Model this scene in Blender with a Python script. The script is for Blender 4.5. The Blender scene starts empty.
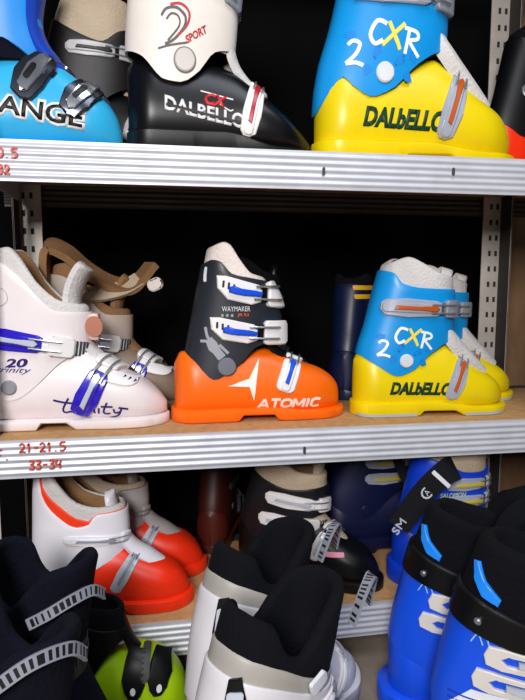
import bpy, bmesh, math, random
from bisect import bisect_right
from mathutils import Vector, Matrix, noise
random.seed(7)
C = bpy.context.scene.collection
PI = math.pi
R = math.radians

# ------------------------------------------------------------------ materials
def lin(h):
    h = h.lstrip('#')
    out = []
    for i in (0, 2, 4):
        c = int(h[i:i+2], 16) / 255
        out.append(c / 12.92 if c <= .04045 else ((c + .055) / 1.055) ** 2.4)
    return out + [1.0]

MATS = {}
def mat(key, col, rough=.4, metal=0., var=.12, scale=18., bump=0., bscale=120., coat=0., sheen=0., spec=.5):
    if key in MATS: return MATS[key]
    m = bpy.data.materials.new(key); m.use_nodes = True
    nt = m.node_tree; b = nt.nodes['Principled BSDF']
    c = lin(col)
    tc = nt.nodes.new('ShaderNodeTexCoord')
    nz = nt.nodes.new('ShaderNodeTexNoise'); nz.inputs['Scale'].default_value = scale; nz.inputs['Detail'].default_value = 4
    nt.links.new(tc.outputs['Object'], nz.inputs['Vector'])
    mx = nt.nodes.new('ShaderNodeMix'); mx.data_type = 'RGBA'
    mx.inputs[6].default_value = [x * (1 - var) for x in c[:3]] + [1]
    mx.inputs[7].default_value = [min(1, x * (1 + var)) for x in c[:3]] + [1]
    nt.links.new(nz.outputs['Fac'], mx.inputs[0]); nt.links.new(mx.outputs[2], b.inputs['Base Color'])
    b.inputs['Roughness'].default_value = rough; b.inputs['Metallic'].default_value = metal
    b.inputs['Coat Weight'].default_value = coat; b.inputs['Coat Roughness'].default_value = .15
    b.inputs['Sheen Weight'].default_value = sheen
    b.inputs['Specular IOR Level'].default_value = spec
    if bump:
        n2 = nt.nodes.new('ShaderNodeTexNoise'); n2.inputs['Scale'].default_value = bscale; n2.inputs['Detail'].default_value = 3
        nt.links.new(tc.outputs['Object'], n2.inputs['Vector'])
        bp = nt.nodes.new('ShaderNodeBump'); bp.inputs['Strength'].default_value = bump; bp.inputs['Distance'].default_value = .004
        nt.links.new(n2.outputs['Fac'], bp.inputs['Height']); nt.links.new(bp.outputs['Normal'], b.inputs['Normal'])
    MATS[key] = m
    return m

def plastic(col, rough=.38, **k): return mat('plastic_' + col.strip('#') + '_%d' % int(rough * 100), col, rough, spec=k.pop('spec', .45), **k)
def fabric(col, **k): return mat('fabric_' + col.strip('#'), col, .95, bump=.5, bscale=220., spec=.15, var=.25, **k)
def metal(col, rough=.3): return mat('metal_' + col.strip('#'), col, rough, metal=.85, var=.15)
def paint(col): return mat('print_' + col.strip('#'), col, .5, var=.05, spec=.3)

# ------------------------------------------------------------------ mesh helpers
def link(name, bm, mats, parent=None, smooth=38):
    me = bpy.data.meshes.new(name)
    bmesh.ops.recalc_face_normals(bm, faces=bm.faces[:])
    bm.to_mesh(me); bm.free()
    o = bpy.data.objects.new(name, me); C.objects.link(o)
    for m in (mats if isinstance(mats, (list, tuple)) else [mats]): me.materials.append(m)
    if smooth is not None and len(me.polygons):
        me.polygons.foreach_set('use_smooth', [True] * len(me.polygons))
        me.set_sharp_from_angle(angle=R(smooth))
    if parent is not None: o.parent = parent
    return o

def thing(name, label, cat, loc=(0, 0, 0), rotz=0., group=None, tilt=(0, 0)):
    o = bpy.data.objects.new(name, None); C.objects.link(o)
    o.empty_display_size = .02
    o.location = loc; o.rotation_euler = (R(tilt[0]), R(tilt[1]), R(rotz))
    o['label'] = label; o['category'] = cat
    if group: o['group'] = group
    return o

def box(bm, lo, hi, bev=0., mi=0):
    r = bmesh.ops.create_cube(bm, size=1)
    vs = r['verts']
    for v in vs:
        v.co = Vector([(lo[i] + hi[i]) / 2 + v.co[i] * (hi[i] - lo[i]) for i in range(3)])
    if bev:
        es = list({e for v in vs for e in v.link_edges})
        bmesh.ops.bevel(bm, geom=es, offset=bev, segments=2, affect='EDGES', profile=.6)
    return bm

def pchip(pts):
    pts = sorted(pts); n = len(pts)
    xs = [p[0] for p in pts]; ys = [p[1] for p in pts]
    if n == 1: return lambda t: ys[0]
    d = [(ys[i+1] - ys[i]) / (xs[i+1] - xs[i]) for i in range(n - 1)]
    m = [d[0]] + [0 if d[i-1] * d[i] <= 0 else 2 * d[i-1] * d[i] / (d[i-1] + d[i]) for i in range(1, n - 1)] + [d[-1]]
    def f(t):
        if t <= xs[0]: return ys[0] + (t - xs[0]) * m[0] * .6
        if t >= xs[-1]: return ys[-1] + (t - xs[-1]) * m[-1] * .6
        i = 0
        while t > xs[i+1]: i += 1
        h = xs[i+1] - xs[i]; q = (t - xs[i]) / h
        return ((1 + 2*q) * (1-q)**2 * ys[i] + q * (1-q)**2 * h * m[i] + q*q * (3 - 2*q) * ys[i+1] + q*q * (q-1) * h * m[i+1])
    return f

def lut(f, a, b, n=600):
    ys = [f(a + (b-a)*i/n) for i in range(n+1)]; k = n/(b-a)
    def g(t):
        q = (t-a)*k
        if q <= 0: return ys[0]
        if q >= n: return ys[n]
        i = int(q); q -= i
        return ys[i] + (ys[i+1]-ys[i])*q
    return g

def spow(v, e): return math.copysign(abs(v) ** e, v)

def rings_mesh(rings, close=False, cap0=False, cap1=False):
    bm = bmesh.new()
    vr = [[bm.verts.new(p) for p in r] for r in rings]
    n = len(rings[0]); N = len(rings)
    for i in range(N if close else N - 1):
        a, b = vr[i], vr[(i + 1) % N]
        for j in range(n):
            bm.faces.new((a[j], a[(j+1) % n], b[(j+1) % n], b[j]))
    if cap0: bm.faces.new(vr[0])
    if cap1: bm.faces.new(vr[-1])
    return bm

def tube_bm(bm, pts, r, seg=8, mi=0):
    pts = [Vector(p) for p in pts]; rings = []
    for i, p in enumerate(pts):
        t = (pts[min(i+1, len(pts)-1)] - pts[max(i-1, 0)]).normalized()
        ref = Vector((0, 0, 1)) if abs(t.z) < .9 else Vector((1, 0, 0))
        s = t.cross(ref).normalized(); u = s.cross(t)
        rings.append([bm.verts.new(p + s * r * math.cos(2*PI*k/seg) + u * r * math.sin(2*PI*k/seg)) for k in range(seg)])
    for a, b in zip(rings, rings[1:]):
        for k in range(seg):
            f = bm.faces.new((a[k], a[(k+1) % seg], b[(k+1) % seg], b[k])); f.material_index = mi
    for q in (rings[0], rings[-1]): bm.faces.new(q).material_index = mi
    return bm

def spline(pts, n=8):
    P = [Vector(p) for p in pts]; out = []
    for i in range(len(P) - 1):
        p0 = P[max(i-1, 0)]; p1 = P[i]; p2 = P[i+1]; p3 = P[min(i+2, len(P)-1)]
        for k in range(n):
            t = k / n
            out.append(.5 * ((2*p1) + (p2-p0)*t + (2*p0-5*p1+4*p2-p3)*t*t + (3*p1-p0-3*p2+p3)*t**3))
    out.append(P[-1]); return out

def ribbon(path, wvec, w, th, n=10, pitch=None, edge=0):
    """strap that follows a 3-D path; wvec is the direction across it; alternating material when pitch is set"""
    pts = spline(path, n); W = Vector(wvec).normalized(); bm = bmesh.new(); rows = []; acc = 0
    for i, p in enumerate(pts):
        t = (pts[min(i+1, len(pts)-1)] - pts[max(i-1, 0)]).normalized()
        ww = (W - t * W.dot(t)).normalized(); nn = t.cross(ww)
        if i: acc += (p - pts[i-1]).length
        rows.append(([bm.verts.new(p + ww * w/2 * a + nn * th/2 * b) for a, b in ((-1, -1), (1, -1), (1, 1), (.7, 1), (-.7, 1), (-1, 1))], acc))
    for (a, l), (b, _) in zip(rows, rows[1:]):
        for k in range(6):
            f = bm.faces.new((a[k], a[(k+1) % 6], b[(k+1) % 6], b[k]))
            if pitch and (k == 3 or k == 0): f.material_index = int(l / pitch) % 2
    bm.faces.new(rows[0][0]); bm.faces.new(rows[-1][0])
    return bm

# ------------------------------------------------------------------ flat outlines
def rrect(w, h, r=None, x=0, y=0):
    r = min(w, h) * .45 if r is None else r
    out = []
    for cx, cy, a0 in ((w/2-r, h/2-r, 0), (-w/2+r, h/2-r, 90), (-w/2+r, -h/2+r, 180), (w/2-r, -h/2+r, 270)):
        for k in range(5):
            a = R(a0 + 22.5 * k); out.append((x + cx + r*math.cos(a), y + cy + r*math.sin(a)))
    return out
def circle(r, n=24): return [(r*math.cos(2*PI*k/n), r*math.sin(2*PI*k/n)) for k in range(n)]

# ------------------------------------------------------------------ boot surfaces
class Cuff:
    def __init__(s, L, back, front, half, low, top, n=2.25):
        k = lambda ps: lut(pchip([(a*L, b*L) for a, b in ps]), 0, 1.15*L)
        s.back, s.front, s.half = k(back), k(front), k(half)
        s.low = lut(pchip([(a, b*L) for a, b in low]), 0, 1); s.top = lut(pchip([(a, b*L) for a, b in top]), 0, 1)
        s.n = n; s.cache = {}
    def p(s, u, z, off=0.):
        xb, xf = s.back(z), s.front(z)
        cu, su = math.cos(u), math.sin(u); e = 2 / s.n
        return Vector(((xb+xf)/2 + ((xf-xb)/2 + off) * spow(cu, e), -(s.half(z) + off) * spow(su, e), z))
    def sfrac(s, u): return (1 + spow(math.cos(u), 2 / s.n)) / 2
    def table(s, z):
        k = round(z * 1000)
        if k not in s.cache:
            us = [PI*1.6 - i * (PI*3.2) / 160 for i in range(161)]; A = [0.]; pp = s.p(us[0], z); X = [pp.x]
            for u in us[1:]:
                q = s.p(u, z); A.append(A[-1] + (q-pp).length); pp = q; X.append(q.x)
            s.cache[k] = (us, A, X)
        return s.cache[k]
    def at(s, x0, z0, a, b):
        z = z0 + b; us, A, X = s.table(z)
        i0 = 40
        while i0 < 79 and X[i0] < x0: i0 += 1
        d = X[i0] - X[i0-1]
        t = A[i0] - (A[i0]-A[i0-1]) * (min(1, max(0, (X[i0]-x0)/d)) if d > 1e-9 else 0) + a
        lo = min(max(bisect_right(A, t)-1, 0), 159); hi = lo+1
        q = (t - A[lo]) / max(1e-9, A[hi] - A[lo]); q = min(max(q, 0), 1)
        return s.p(us[lo] + (us[hi]-us[lo])*q, z)
    def mesh(s, th, nu=64, nv=14, lowf=None, topf=None, off=0.):
        lowf = lowf or s.low; topf = topf or s.top; rings = []
        def ring(t, o, dz=0):
            r = []
            for j in range(nu):
                u = 2*PI*j/nu; f = s.sfrac(u); z = lowf(f)*(1-t) + topf(f)*t
                r.append(s.p(u, z + dz, o))
            return r
        for i in range(nv): rings.append(ring(i/(nv-1), off))
        rings.append(ring(1, off - th*.15, th*.35)); rings.append(ring(1, off - th*.5, th*.5)); rings.append(ring(1, off - th*.85, th*.35))
        for i in range(nv): rings.append(ring(1 - i/(nv-1), off - th))
        return rings_mesh(rings, close=True)

class Shell:
    def __init__(s, L, prof, half, n=2.6, taper=.9, rh=.13, rt=.2):
        s.L = L
        s.cache = {}; s.zb = lut(pchip([(a*L, b*L) for a, b, c in prof]), 0, L); s.zt = lut(pchip([(a*L, c*L) for a, b, c in prof]), 0, L)
        s.half = lut(pchip([(a*L, b*L) for a, b in half]), 0, L); s.n, s.taper, s.rh, s.rt = n, taper, rh*L, rt*L
    def end(s, x):
        e = 1.
        if x < s.rh: e *= math.sqrt(max(0, 1 - (1 - max(x, 0)/s.rh)**2))
        if x > s.L - s.rt: e *= math.sqrt(max(0, 1 - (1 - max(s.L - x, 0)/s.rt)**2))
        return e
    def p(s, x, f, off=0.):
        x = min(max(x, 0), s.L)
        zb, zt = s.zb(x), s.zt(x); zc, h = (zb+zt)/2, (zt-zb)/2
        e = 2/s.n; z = zc + (h+off)*spow(math.sin(f), e)
        w = s.half(x) * (1 - s.taper*max(0, (z - .2*s.L))/s.L*1.2)
        return Vector((x, -(w*s.end(x)+off)*spow(math.cos(f), e), z))
    def at(s, x0, z0, a, b):
        x = x0 + a; N = 90; k = round(x*1000)
        if k not in s.cache:
            xx = k/1000
            fs = [-PI/2 + i*PI*1.9/N for i in range(N+1)]; X = [s.p(xx, f) for f in fs]
            A = [0.]
            for i in range(N): A.append(A[-1] + (X[i+1]-X[i]).length)
            s.cache[k] = (fs, A, [v.z for v in X])
        fs, A, X = s.cache[k]
        i0 = 1
        while i0 < 47 and X[i0] < z0: i0 += 1
        d = X[i0] - X[i0-1]
        t = A[i0] - (A[i0]-A[i0-1]) * (min(1, max(0, (X[i0] - z0)/d)) if d > 1e-9 else 0) + b
        lo = min(max(bisect_right(A, t)-1, 0), N-1); hi = lo+1
        q = min(max((t-A[lo])/max(1e-9, A[hi]-A[lo]), 0), 1)
        return s.p(x, fs[lo] + (fs[hi]-fs[lo])*q)
    def mesh(s, nx=60, nf=40):
        rings = []
        for i in range(nx):
            t = i/(nx-1); x = s.L * (.5 - .5*math.cos(PI*t)); x = min(max(x, s.L*.0006), s.L*.9994)
            rings.append([s.p(x, 2*PI*j/nf) for j in range(nf)])
        return rings_mesh(rings, cap0=True, cap1=True)

class Flat:      # a vertical plane facing -y (the shelf beams), for handwriting
    def __init__(s, y): s.y = y
    def at(s, x0, z0, a, b): return Vector((x0+a, s.y, z0+b))

def surf_pn(S, x0, z0, a, b):
    p = S.at(x0, z0, a, b); e = .003
    ta = S.at(x0, z0, a+e, b) - p; tb = S.at(x0, z0, a, b+e) - p
    n = ta.cross(tb)
    return p, (n.normalized() if n.length > 1e-12 else Vector((0, -1, 0)))

def drape(bm, S, x0, z0, rot, off, th, cut=.005, bevel=0.):
    """wrap a flat 2-D mesh onto a surface and give it thickness"""
    xs = [v.co.x for v in bm.verts]; ys = [v.co.y for v in bm.verts]
    for ax, vals in ((0, xs), (1, ys)):
        lo, hi = min(vals), max(vals); k = int((hi-lo)/cut)
        for i in range(1, k+1):
            co = Vector((0, 0, 0)); co[ax] = lo + (hi-lo)*i/(k+1); no = Vector((0, 0, 0)); no[ax] = 1
            bmesh.ops.bisect_plane(bm, geom=bm.verts[:]+bm.edges[:]+bm.faces[:], plane_co=co, plane_no=no, dist=1e-6)
    cr, sr = math.cos(R(rot)), math.sin(R(rot))
    base = {}
    for v in bm.verts:
        a, b = v.co.x*cr - v.co.y*sr, v.co.x*sr + v.co.y*cr
        base[v] = surf_pn(S, x0, z0, a, b)
    bnd = [e for e in bm.edges if len(e.link_faces) == 1]
    inn = {}
    for e in bnd:                       # inward direction of the outline, for a chamfered edge
        a, b = (v.co.copy() for v in e.verts); n = Vector((a.y-b.y, b.x-a.x, 0)); ln = n.length
        if ln < 1e-9: continue
        if n.dot(e.link_faces[0].calc_center_median() - a) < 0: n = -n
        for v in e.verts: inn[v] = inn.get(v, Vector((0, 0, 0))) + n
    low = {}; mid = {}
    for e in bnd:
        for v in e.verts:
            if v not in low:
                p, n = base[v]; low[v] = bm.verts.new(p + n*(off - .0015))
                if bevel: mid[v] = bm.verts.new(p + n*(off + th - bevel*.9))
    tops = {}
    if bevel:
        for v in mid:
            d = inn.get(v, Vector((0, 0, 0)))
            if d.length > 1e-12: d = d.normalized()*bevel
            x, y = v.co.x + d.x, v.co.y + d.y
            tops[v] = surf_pn(S, x0, z0, x*cr - y*sr, x*sr + y*cr)
    for v, (p, n) in base.items():
        p, n = tops.get(v, (p, n)); v.co = p + n*(off+th)
    for e in bnd:
        a, b = e.verts
        try:
            if bevel:
                bm.faces.new((mid[a], mid[b], low[b], low[a])); bm.faces.new((a, b, mid[b], mid[a]))
            else: bm.faces.new((a, b, low[b], low[a]))
        except ValueError: pass
    return bm

def poly_bm(polys):
    bm = bmesh.new()
    for poly in polys:
        f = bm.faces.new([bm.verts.new((x, y, 0)) for x, y in poly])
    bmesh.ops.triangulate(bm, faces=[f for f in bm.faces if len(f.verts) > 4], ngon_method='EAR_CLIP')
    return bm

def patch(name, polys, m, parent, S, x0, z0, rot=0, off=0., th=.002, cut=.005, bevel=0.):
    if polys and not isinstance(polys[0][0], (tuple, list)): polys = [polys]
    return link(name, drape(poly_bm(polys), S, x0, z0, rot, off, th, cut, bevel), m, parent)

def text(body, m, parent, S, x0, z0, w, h, rot=0, shear=0., bold=.0, off=.0002, th=.0006, name='lettering', space=1.):
    cu = bpy.data.curves.new('tmp', 'FONT'); cu.body = body; cu.shear = shear; cu.offset = bold; cu.resolution_u = 3
    cu.space_character = space
    o = bpy.data.objects.new('tmp', cu); C.objects.link(o)
    dg = bpy.context.evaluated_depsgraph_get(); me = bpy.data.meshes.new_from_object(o.evaluated_get(dg))
    bm = bmesh.new(); bm.from_mesh(me)
    bpy.data.objects.remove(o); bpy.data.curves.remove(cu); bpy.data.meshes.remove(me)
    bmesh.ops.remove_doubles(bm, verts=bm.verts[:], dist=1e-5)
    xs = [v.co.x for v in bm.verts]; ys = [v.co.y for v in bm.verts]
    for v in bm.verts:
        v.co = Vector(((v.co.x-min(xs))/(max(xs)-min(xs))*w - w/2, (v.co.y-min(ys))/(max(ys)-min(ys))*h - h/2, 0))
    return link(name, drape(bm, S, x0, z0, rot, off, th, .008), m, parent, smooth=None)

def strokes(lines, m, parent, S, x0, z0, w, rot=0, off=.0002, name='lettering', th=.0005):
    """pen or brush strokes drawn as flat bands"""
    polys = []
    for ln in lines:
        pts = [Vector((a, b, 0)) for a, b in ln]
        if len(pts) > 2: pts = spline(pts, 4)
        L_, R_ = [], []
        for i, p in enumerate(pts):
            t = (pts[min(i+1, len(pts)-1)] - pts[max(i-1, 0)]).normalized(); n = Vector((-t.y, t.x, 0)) * w/2
            L_.append(p+n); R_.append(p-n)
        for i in range(len(pts)-1):
            polys.append([(q.x, q.y) for q in (R_[i], R_[i+1], L_[i+1], L_[i])])
    return patch(name, polys, m, parent, S, x0, z0, rot, off, th, cut=.02)

# ------------------------------------------------------------------ boot parts
def sole_part(L, m, root, half, rail=.03, toe=1.03, heel=-.015, arch=(.36, .62), h=.075, pad=None, toe_h=None):
    """walking sole: heel block, toe block and the arched bridge between, one closed slab following the foot outline"""
    hf = pchip([(a*L, b*L) for a, b in half]); x0, x1 = heel*L, toe*L; n = 64; toe_h = toe_h or h
    def w(x):
        e = 1
        if x < x0 + .12*L: e *= math.sqrt(max(.02, 1 - (1 - (x-x0)/(.12*L))**2))
        if x > x1 - .16*L: e *= math.sqrt(max(.02, 1 - (1 - (x1-x)/(.16*L))**2))
        return hf(min(max(x, 0), L)) * e * 1.04
    def sm(a, b, x): t = min(max((x-a)/(b-a), 0), 1); return t*t*(3-2*t)
    rings = []
    for i in range(n):
        x = x0 + (x1-x0)*(.5-.5*math.cos(PI*i/(n-1)))
        f = x/L; zb = rail*L*(sm(arch[0], arch[0]+.02, f) - sm(arch[1]-.02, arch[1], f))
        zt = (h + (toe_h-h)*sm(.5, .8, f))*L; ww = w(x); b = .008*L
        rings.append([Vector((x, y, z)) for y, z in ((-ww+b, zb), (ww-b, zb), (ww, zb+b), (ww, zt-b), (ww-b*1.5, zt), (-ww+b*1.5, zt), (-ww, zt-b), (-ww, zb+b))])
    s = link('sole', rings_mesh(rings, cap0=True, cap1=True), m, root, smooth=50)
    if pad:
        for (a, b) in ((.0, arch[0]-.03), (arch[1]+.02, .97)):
            rr = []
            for i in range(16):
                x = (a + (b-a)*i/15)*L; ww = w(x)+.0012
                rr.append([Vector((x, y, z)) for y, z in ((-ww, .0), (ww, .0), (ww, .018*L), (-ww, .018*L))])
            q = link('sole_pad', rings_mesh(rr, cap0=True, cap1=True), pad, s)
            q['label'] = 'grey rubber tread pad'
    return s

def liner_part(S, L, m, root, topf, floor, pad, off=-.004, nu=56, inner=None):
    rings = []
    tf = pchip([(a, b*L) for a, b in topf])
    def ring(t, o, dz=0):
        r = []
        for j in range(nu):
            u = 2*PI*j/nu; f = S.sfrac(u); z = floor*L*(1-t) + tf(f)*t
            wob = .0012*noise.noise(Vector((math.cos(u)*3, math.sin(u)*3, t*4)))
            r.append(S.p(u, z+dz, o+wob))
        return r
    for i in range(10): rings.append(ring(i/9, off))
    for k in range(1, 8):
        a = PI*k/8; rings.append(ring(1, off - pad/2 + pad/2*math.cos(a), pad*.55*math.sin(a)))
    for i in range(12): rings.append(ring(1 - i/11, off - pad))
    bm = rings_mesh(rings, cap1=True)
    bmesh.ops.contextual_create(bm, geom=[e for e in bm.edges if len(e.link_faces) == 1])
    if inner is not None:
        bm.faces.ensure_lookup_table()
        for k in range(nu*(10+5), len(bm.faces)): bm.faces[k].material_index = 1
    return link('liner', bm, [m, inner] if inner is not None else m, root, smooth=60)

def tongue_part(L, path, m, root, w, th=.03, name='tongue', curl=1.1, fold=0.):
    """padded tongue: an arched ribbon following the front of the leg"""
    P = spline([(x*L, 0, z*L) for x, z in path], 6); rings = []; N = len(P)
    wf = pchip([(i/(len(w)-1), v*L) for i, v in enumerate(w)])
    for i, p in enumerate(P):
        t = (P[min(i+1, N-1)] - P[max(i-1, 0)]).normalized(); n = Vector((t.z, 0, -t.x))    # faces forward
        ww = wf(i/(N-1)); k = 1.
        if i > N-5: k = math.sqrt(max(.05, 1 - ((i-(N-5))/4.2)**2))
        r = []
        for q in range(13):
            a = (q/12-.5)*2*curl; r.append(p + Vector((0, math.sin(a)*ww*k/math.sin(min(curl, 1.5)), 0)) - n*(1-math.cos(a))*ww*.9)
        for q in range(13):
            a = (.5-q/12)*2*curl*.96; wi = ww - th*L*.3
            r.append(p - n*th*L*(.35+.65*math.cos(a*.7)) + Vector((0, math.sin(a)*wi*k/math.sin(min(curl, 1.5)), 0)) - n*(1-math.cos(a))*ww*.9)
        rings.append(r)
    return link(name, rings_mesh(rings, cap0=True, cap1=True), m, root, smooth=60)

def rivet_part(S, x, z, r, m, root, off=.0, th=.003):
    return patch('rivet', circle(r), m, root, S, x, z, 0, off, th, cut=.01, bevel=th*.5)

def buckle(root, S, x, z, rot, ln, h, body, lever, catch, strap, style='long', catch_at=1.0, strap_len=.5, off=.0, wire=None, slot=None):
    """ski-boot buckle: base plate, pivoting lever, bail wire, toothed catch and the strap under it"""
    k = ln
    if style == 'long':        # slim plate with pointed tail, lever lies along it
        base = [(-.5*k, -.12*h), (-.42*k, -.42*h), (-.1*k, -.5*h), (.42*k, -.42*h), (.5*k, -.3*h), (.5*k, .3*h), (.42*k, .4*h), (-.1*k, .5*h), (-.42*k, .42*h), (-.5*k, .2*h)]
    elif style == 'wing':      # broad plate, tall at the rear, tapering to the front
        base = [(-.5*k, .5*h), (-.3*k, .52*h), (.42*k, .3*h), (.5*k, .1*h), (.5*k, -.32*h), (.3*k, -.45*h), (-.22*k, -.34*h), (-.46*k, .05*h)]
    else:
        base = rrect(k, h, h*.3)
    b = patch('buckle', base, body, root, S, x, z, rot, off, h*.14, .006, bevel=h*.05)
    cr, sr = math.cos(R(rot)), math.sin(R(rot))
    def sub(name, polys, m, dx, dz, o, th, bev=0.):
        if not isinstance(polys[0][0], (tuple, list)): polys = [polys]
        polys = [[(px+dx, py+dz) for px, py in q] for q in polys]
        return patch(name, polys, m, b, S, x, z, rot, off+o, th, .006, bev)
    if style == 'wing':
        sub('slot', [rrect(.045*k, .26*h, .02*k, -.34*k+i*.11*k, .22*h-i*.05*h) for i in range(3)], slot or plastic('#15161a'), 0, 0, h*.14, .0005)
        sub('lever', [(-.24*k, .14*h), (-.14*k, .2*h), (0, .12*h), (.3*k, .08*h), (.46*k, .02*h), (.44*k, -.13*h), (.1*k, -.12*h), (-.08*k, -.1*h), (-.24*k, -.04*h)], lever, .02*k, 0, h*.13, h*.16, h*.05)
    else:
        sub('lever', rrect(.8*k, .5*h, .2*h), body, -.06*k, 0, h*.12, h*.1, h*.05)
        sub('inlay', [(-.3*k, -.1*h), (-.27*k, .12*h), (.1*k, .1*h), (.36*k, .16*h), (.42*k, 0), (.36*k, -.16*h), (.1*k, -.1*h)], lever, .02*k, 0, h*.2, h*.1, h*.03)
    # strap that runs on round the leg, and the catch on it
    if strap is not None:
        sub('strap', rrect(strap_len, h*.62, h*.12), strap, .5*k + strap_len*.5, 0, -.0005, h*.1)
    if catch is not None:
        c0 = .5*k*catch_at + .26*h
        cx = c0 + h*.55
        sub('catch', rrect(h*1.1, h*.95, h*.15), catch, cx, 0, h*.04, h*.18, h*.05)
        sub('catch_teeth', [rrect(h*.08, h*.7, h*.03, cx + h*.7 + i*h*.17, 0) for i in range(4)], plastic('#3a3b40'), 0, 0, h*.08, h*.06)
        bm = bmesh.new()
        for sg in (-1, 1):
            pts = []
            for i in range(7):
                a = (.3*k + (cx - .3*k)*i/6); bb = sg*h*.22
                p, n = surf_pn(S, x, z, a*cr - bb*sr, a*sr + bb*cr); pts.append(p + n*(off + h*.3))
            tube_bm(bm, pts, h*.045, 6)
        link('bail_wire', bm, wire or metal('#c9ccd2'), b)
    return b

# ------------------------------------------------------------------ a boot from its side profile (all numbers are fractions of the boot length)
SHELL = [(0, .03, .34), (.04, .03, .40), (.15, .03, .42), (.3, .03, .43), (.45, .03, .455), (.56, .03, .455), (.63, .03, .42), (.70, .03, .36), (.76, .03, .315), (.83, .03, .275), (.9, .035, .235), (.96, .045, .18), (1, .06, .12)]
HALF = [(0, .14), (.15, .148), (.35, .148), (.55, .155), (.72, .168), (.85, .16), (1, .13)]
CUFF = dict(back=[(.25, .0), (.39, .015), (.56, .065), (.89, .15), (1.0, .19)], front=[(.25, .60), (.46, .645), (.7, .65), (.9, .645), (1.0, .64)],
            half=[(.2, .152), (.35, .156), (.55, .157), (.8, .165), (1.0, .17)],
            low=[(0, .385), (.2, .31), (.4, .255), (.55, .29), (.7, .39), (.85, .45), (1, .48)], top=[(0, .90), (.12, .88), (.25, .815), (.5, .79), (1, .78)])
TONGUE = [(.8, .265), (.7, .36), (.6, .47), (.585, .62), (.6, .8), (.63, .93)]
def merged(d, **k):
    q = dict(d); q.update(k); return q

class Boot: pass
def boot(label, loc, rotz, L, c, group=None, tilt=(0, 0), name='ski_boot'):
    b = Boot(); b.L = L
    b.root = thing(name, label, 'ski boot', loc, rotz, group, tilt)
    b.H = Shell(L, c.get('shell', SHELL), c.get('half', HALF), n=c.get('shell_n', 2.6), taper=c.get('taper', .6))
    cf = c.get('cuff', CUFF)
    b.S = Cuff(L, cf['back'], cf['front'], cf['half'], cf['low'], cf['top'], cf.get('n', 2.3))
    link('lower_shell', b.H.mesh(), c['shell_m'], b.root, 50)
    b.sole = sole_part(L, c.get('sole_m', c['shell_m']), b.root, c.get('half', HALF), pad=c.get('pad_m'), **c.get('sole', {}))
    b.cuff = link('cuff', b.S.mesh(c.get('cuff_th', .012)*L), c['cuff_m'], b.root, 50)
    if c.get('liner_m'):
        liner_part(b.S, L, c['liner_m'], b.root, c.get('liner_top', [(0, .925), (.2, .96), (.45, .925), (.7, .87), (1, .84)]), c.get('liner_floor', .47), c.get('pad', .045)*L, off=-.014*L, inner=c.get('inner_m'))
    if c.get('tongue_m'):
        tongue_part(L, c.get('tongue', TONGUE), c['tongue_m'], b.root, c.get('tongue_w', [.07, .085, .08, .075, .07]), c.get('tongue_th', .03), curl=c.get('curl', 1.1))
    return b
def on_cuff(b): return b.S
def txt(b, S, s, m, x, z, w, h, **k): L = b.L; return text(s, m, b.root, S, x*L, z*L, w*L, h*L, **k)
def bkl(b, S, x, z, rot, ln, h, *a, **k):
    L = b.L
    if 'strap_len' in k: k['strap_len'] *= L
    return buckle(b.root, S, x*L, z*L, rot, ln*L, h*L, *a, **k)
def riv(b, S, x, z, r, m, **k): return rivet_part(S, x*b.L, z*b.L, r*b.L, m, b.root, th=.012*b.L, **k)

# palette
BLACK = plastic('#08090b', .4, spec=.3); RUBBER = plastic('#17181b', .7); DARKGREY = plastic('#33353b', .45)
BUCKGREY = plastic('#a3a9b6', .28, coat=.5, var=.25)
STEEL = metal('#a9acb4', .32); SILVER = plastic('#b9bfca', .3, coat=.4); WHITE = plastic('#e9e6e4', .35); GREYPL = plastic('#8d929b', .4)
ORANGE = plastic('#ff6a08', .38); COPPER = plastic('#b8541a', .35); BLUELEVER = plastic('#1450d8', .3)
YELLOW = plastic('#e6cc04', .36); SKY = plastic('#0f90d8', .34); SLATE = plastic('#23272f', .42); PURPLE = plastic('#2a18b8', .25, coat=.5)
BONE = fabric('#e4d9d0'); TAN = fabric('#8d6a48'); BEIGE = fabric('#b9a890'); BLACKFAB = fabric('#0b0c11'); NAVYFAB = fabric('#090b18'); LIGHTFAB = fabric('#cfcbc8')
PALEGREY = plastic('#d8d3cb', .4); PAD = plastic('#a7a9a6', .6)
CREAM = plastic('#ded6cc', .4); CYAN = plastic('#2fa8d8', .32); DEEPBLUE = plastic('#123fae', .4); REDSHELL = plastic('#f2300c', .4)
ROYAL = plastic('#0e50e0', .38); LIGHTBLUE = plastic('#1f8cff', .4); LIME = plastic('#a6cf10', .38); NAVY = plastic('#0a1638', .4)
ZS = .406   # top faces of the three shelf boards
ZT, ZB = .829, .105
D_S, D_T, D_B = ZS, ZT, ZB
ZS, ZT, ZB = ZS + .0009, ZT + .0009, ZB + .0009   # soles rest on the decks
T = .0012

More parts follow.
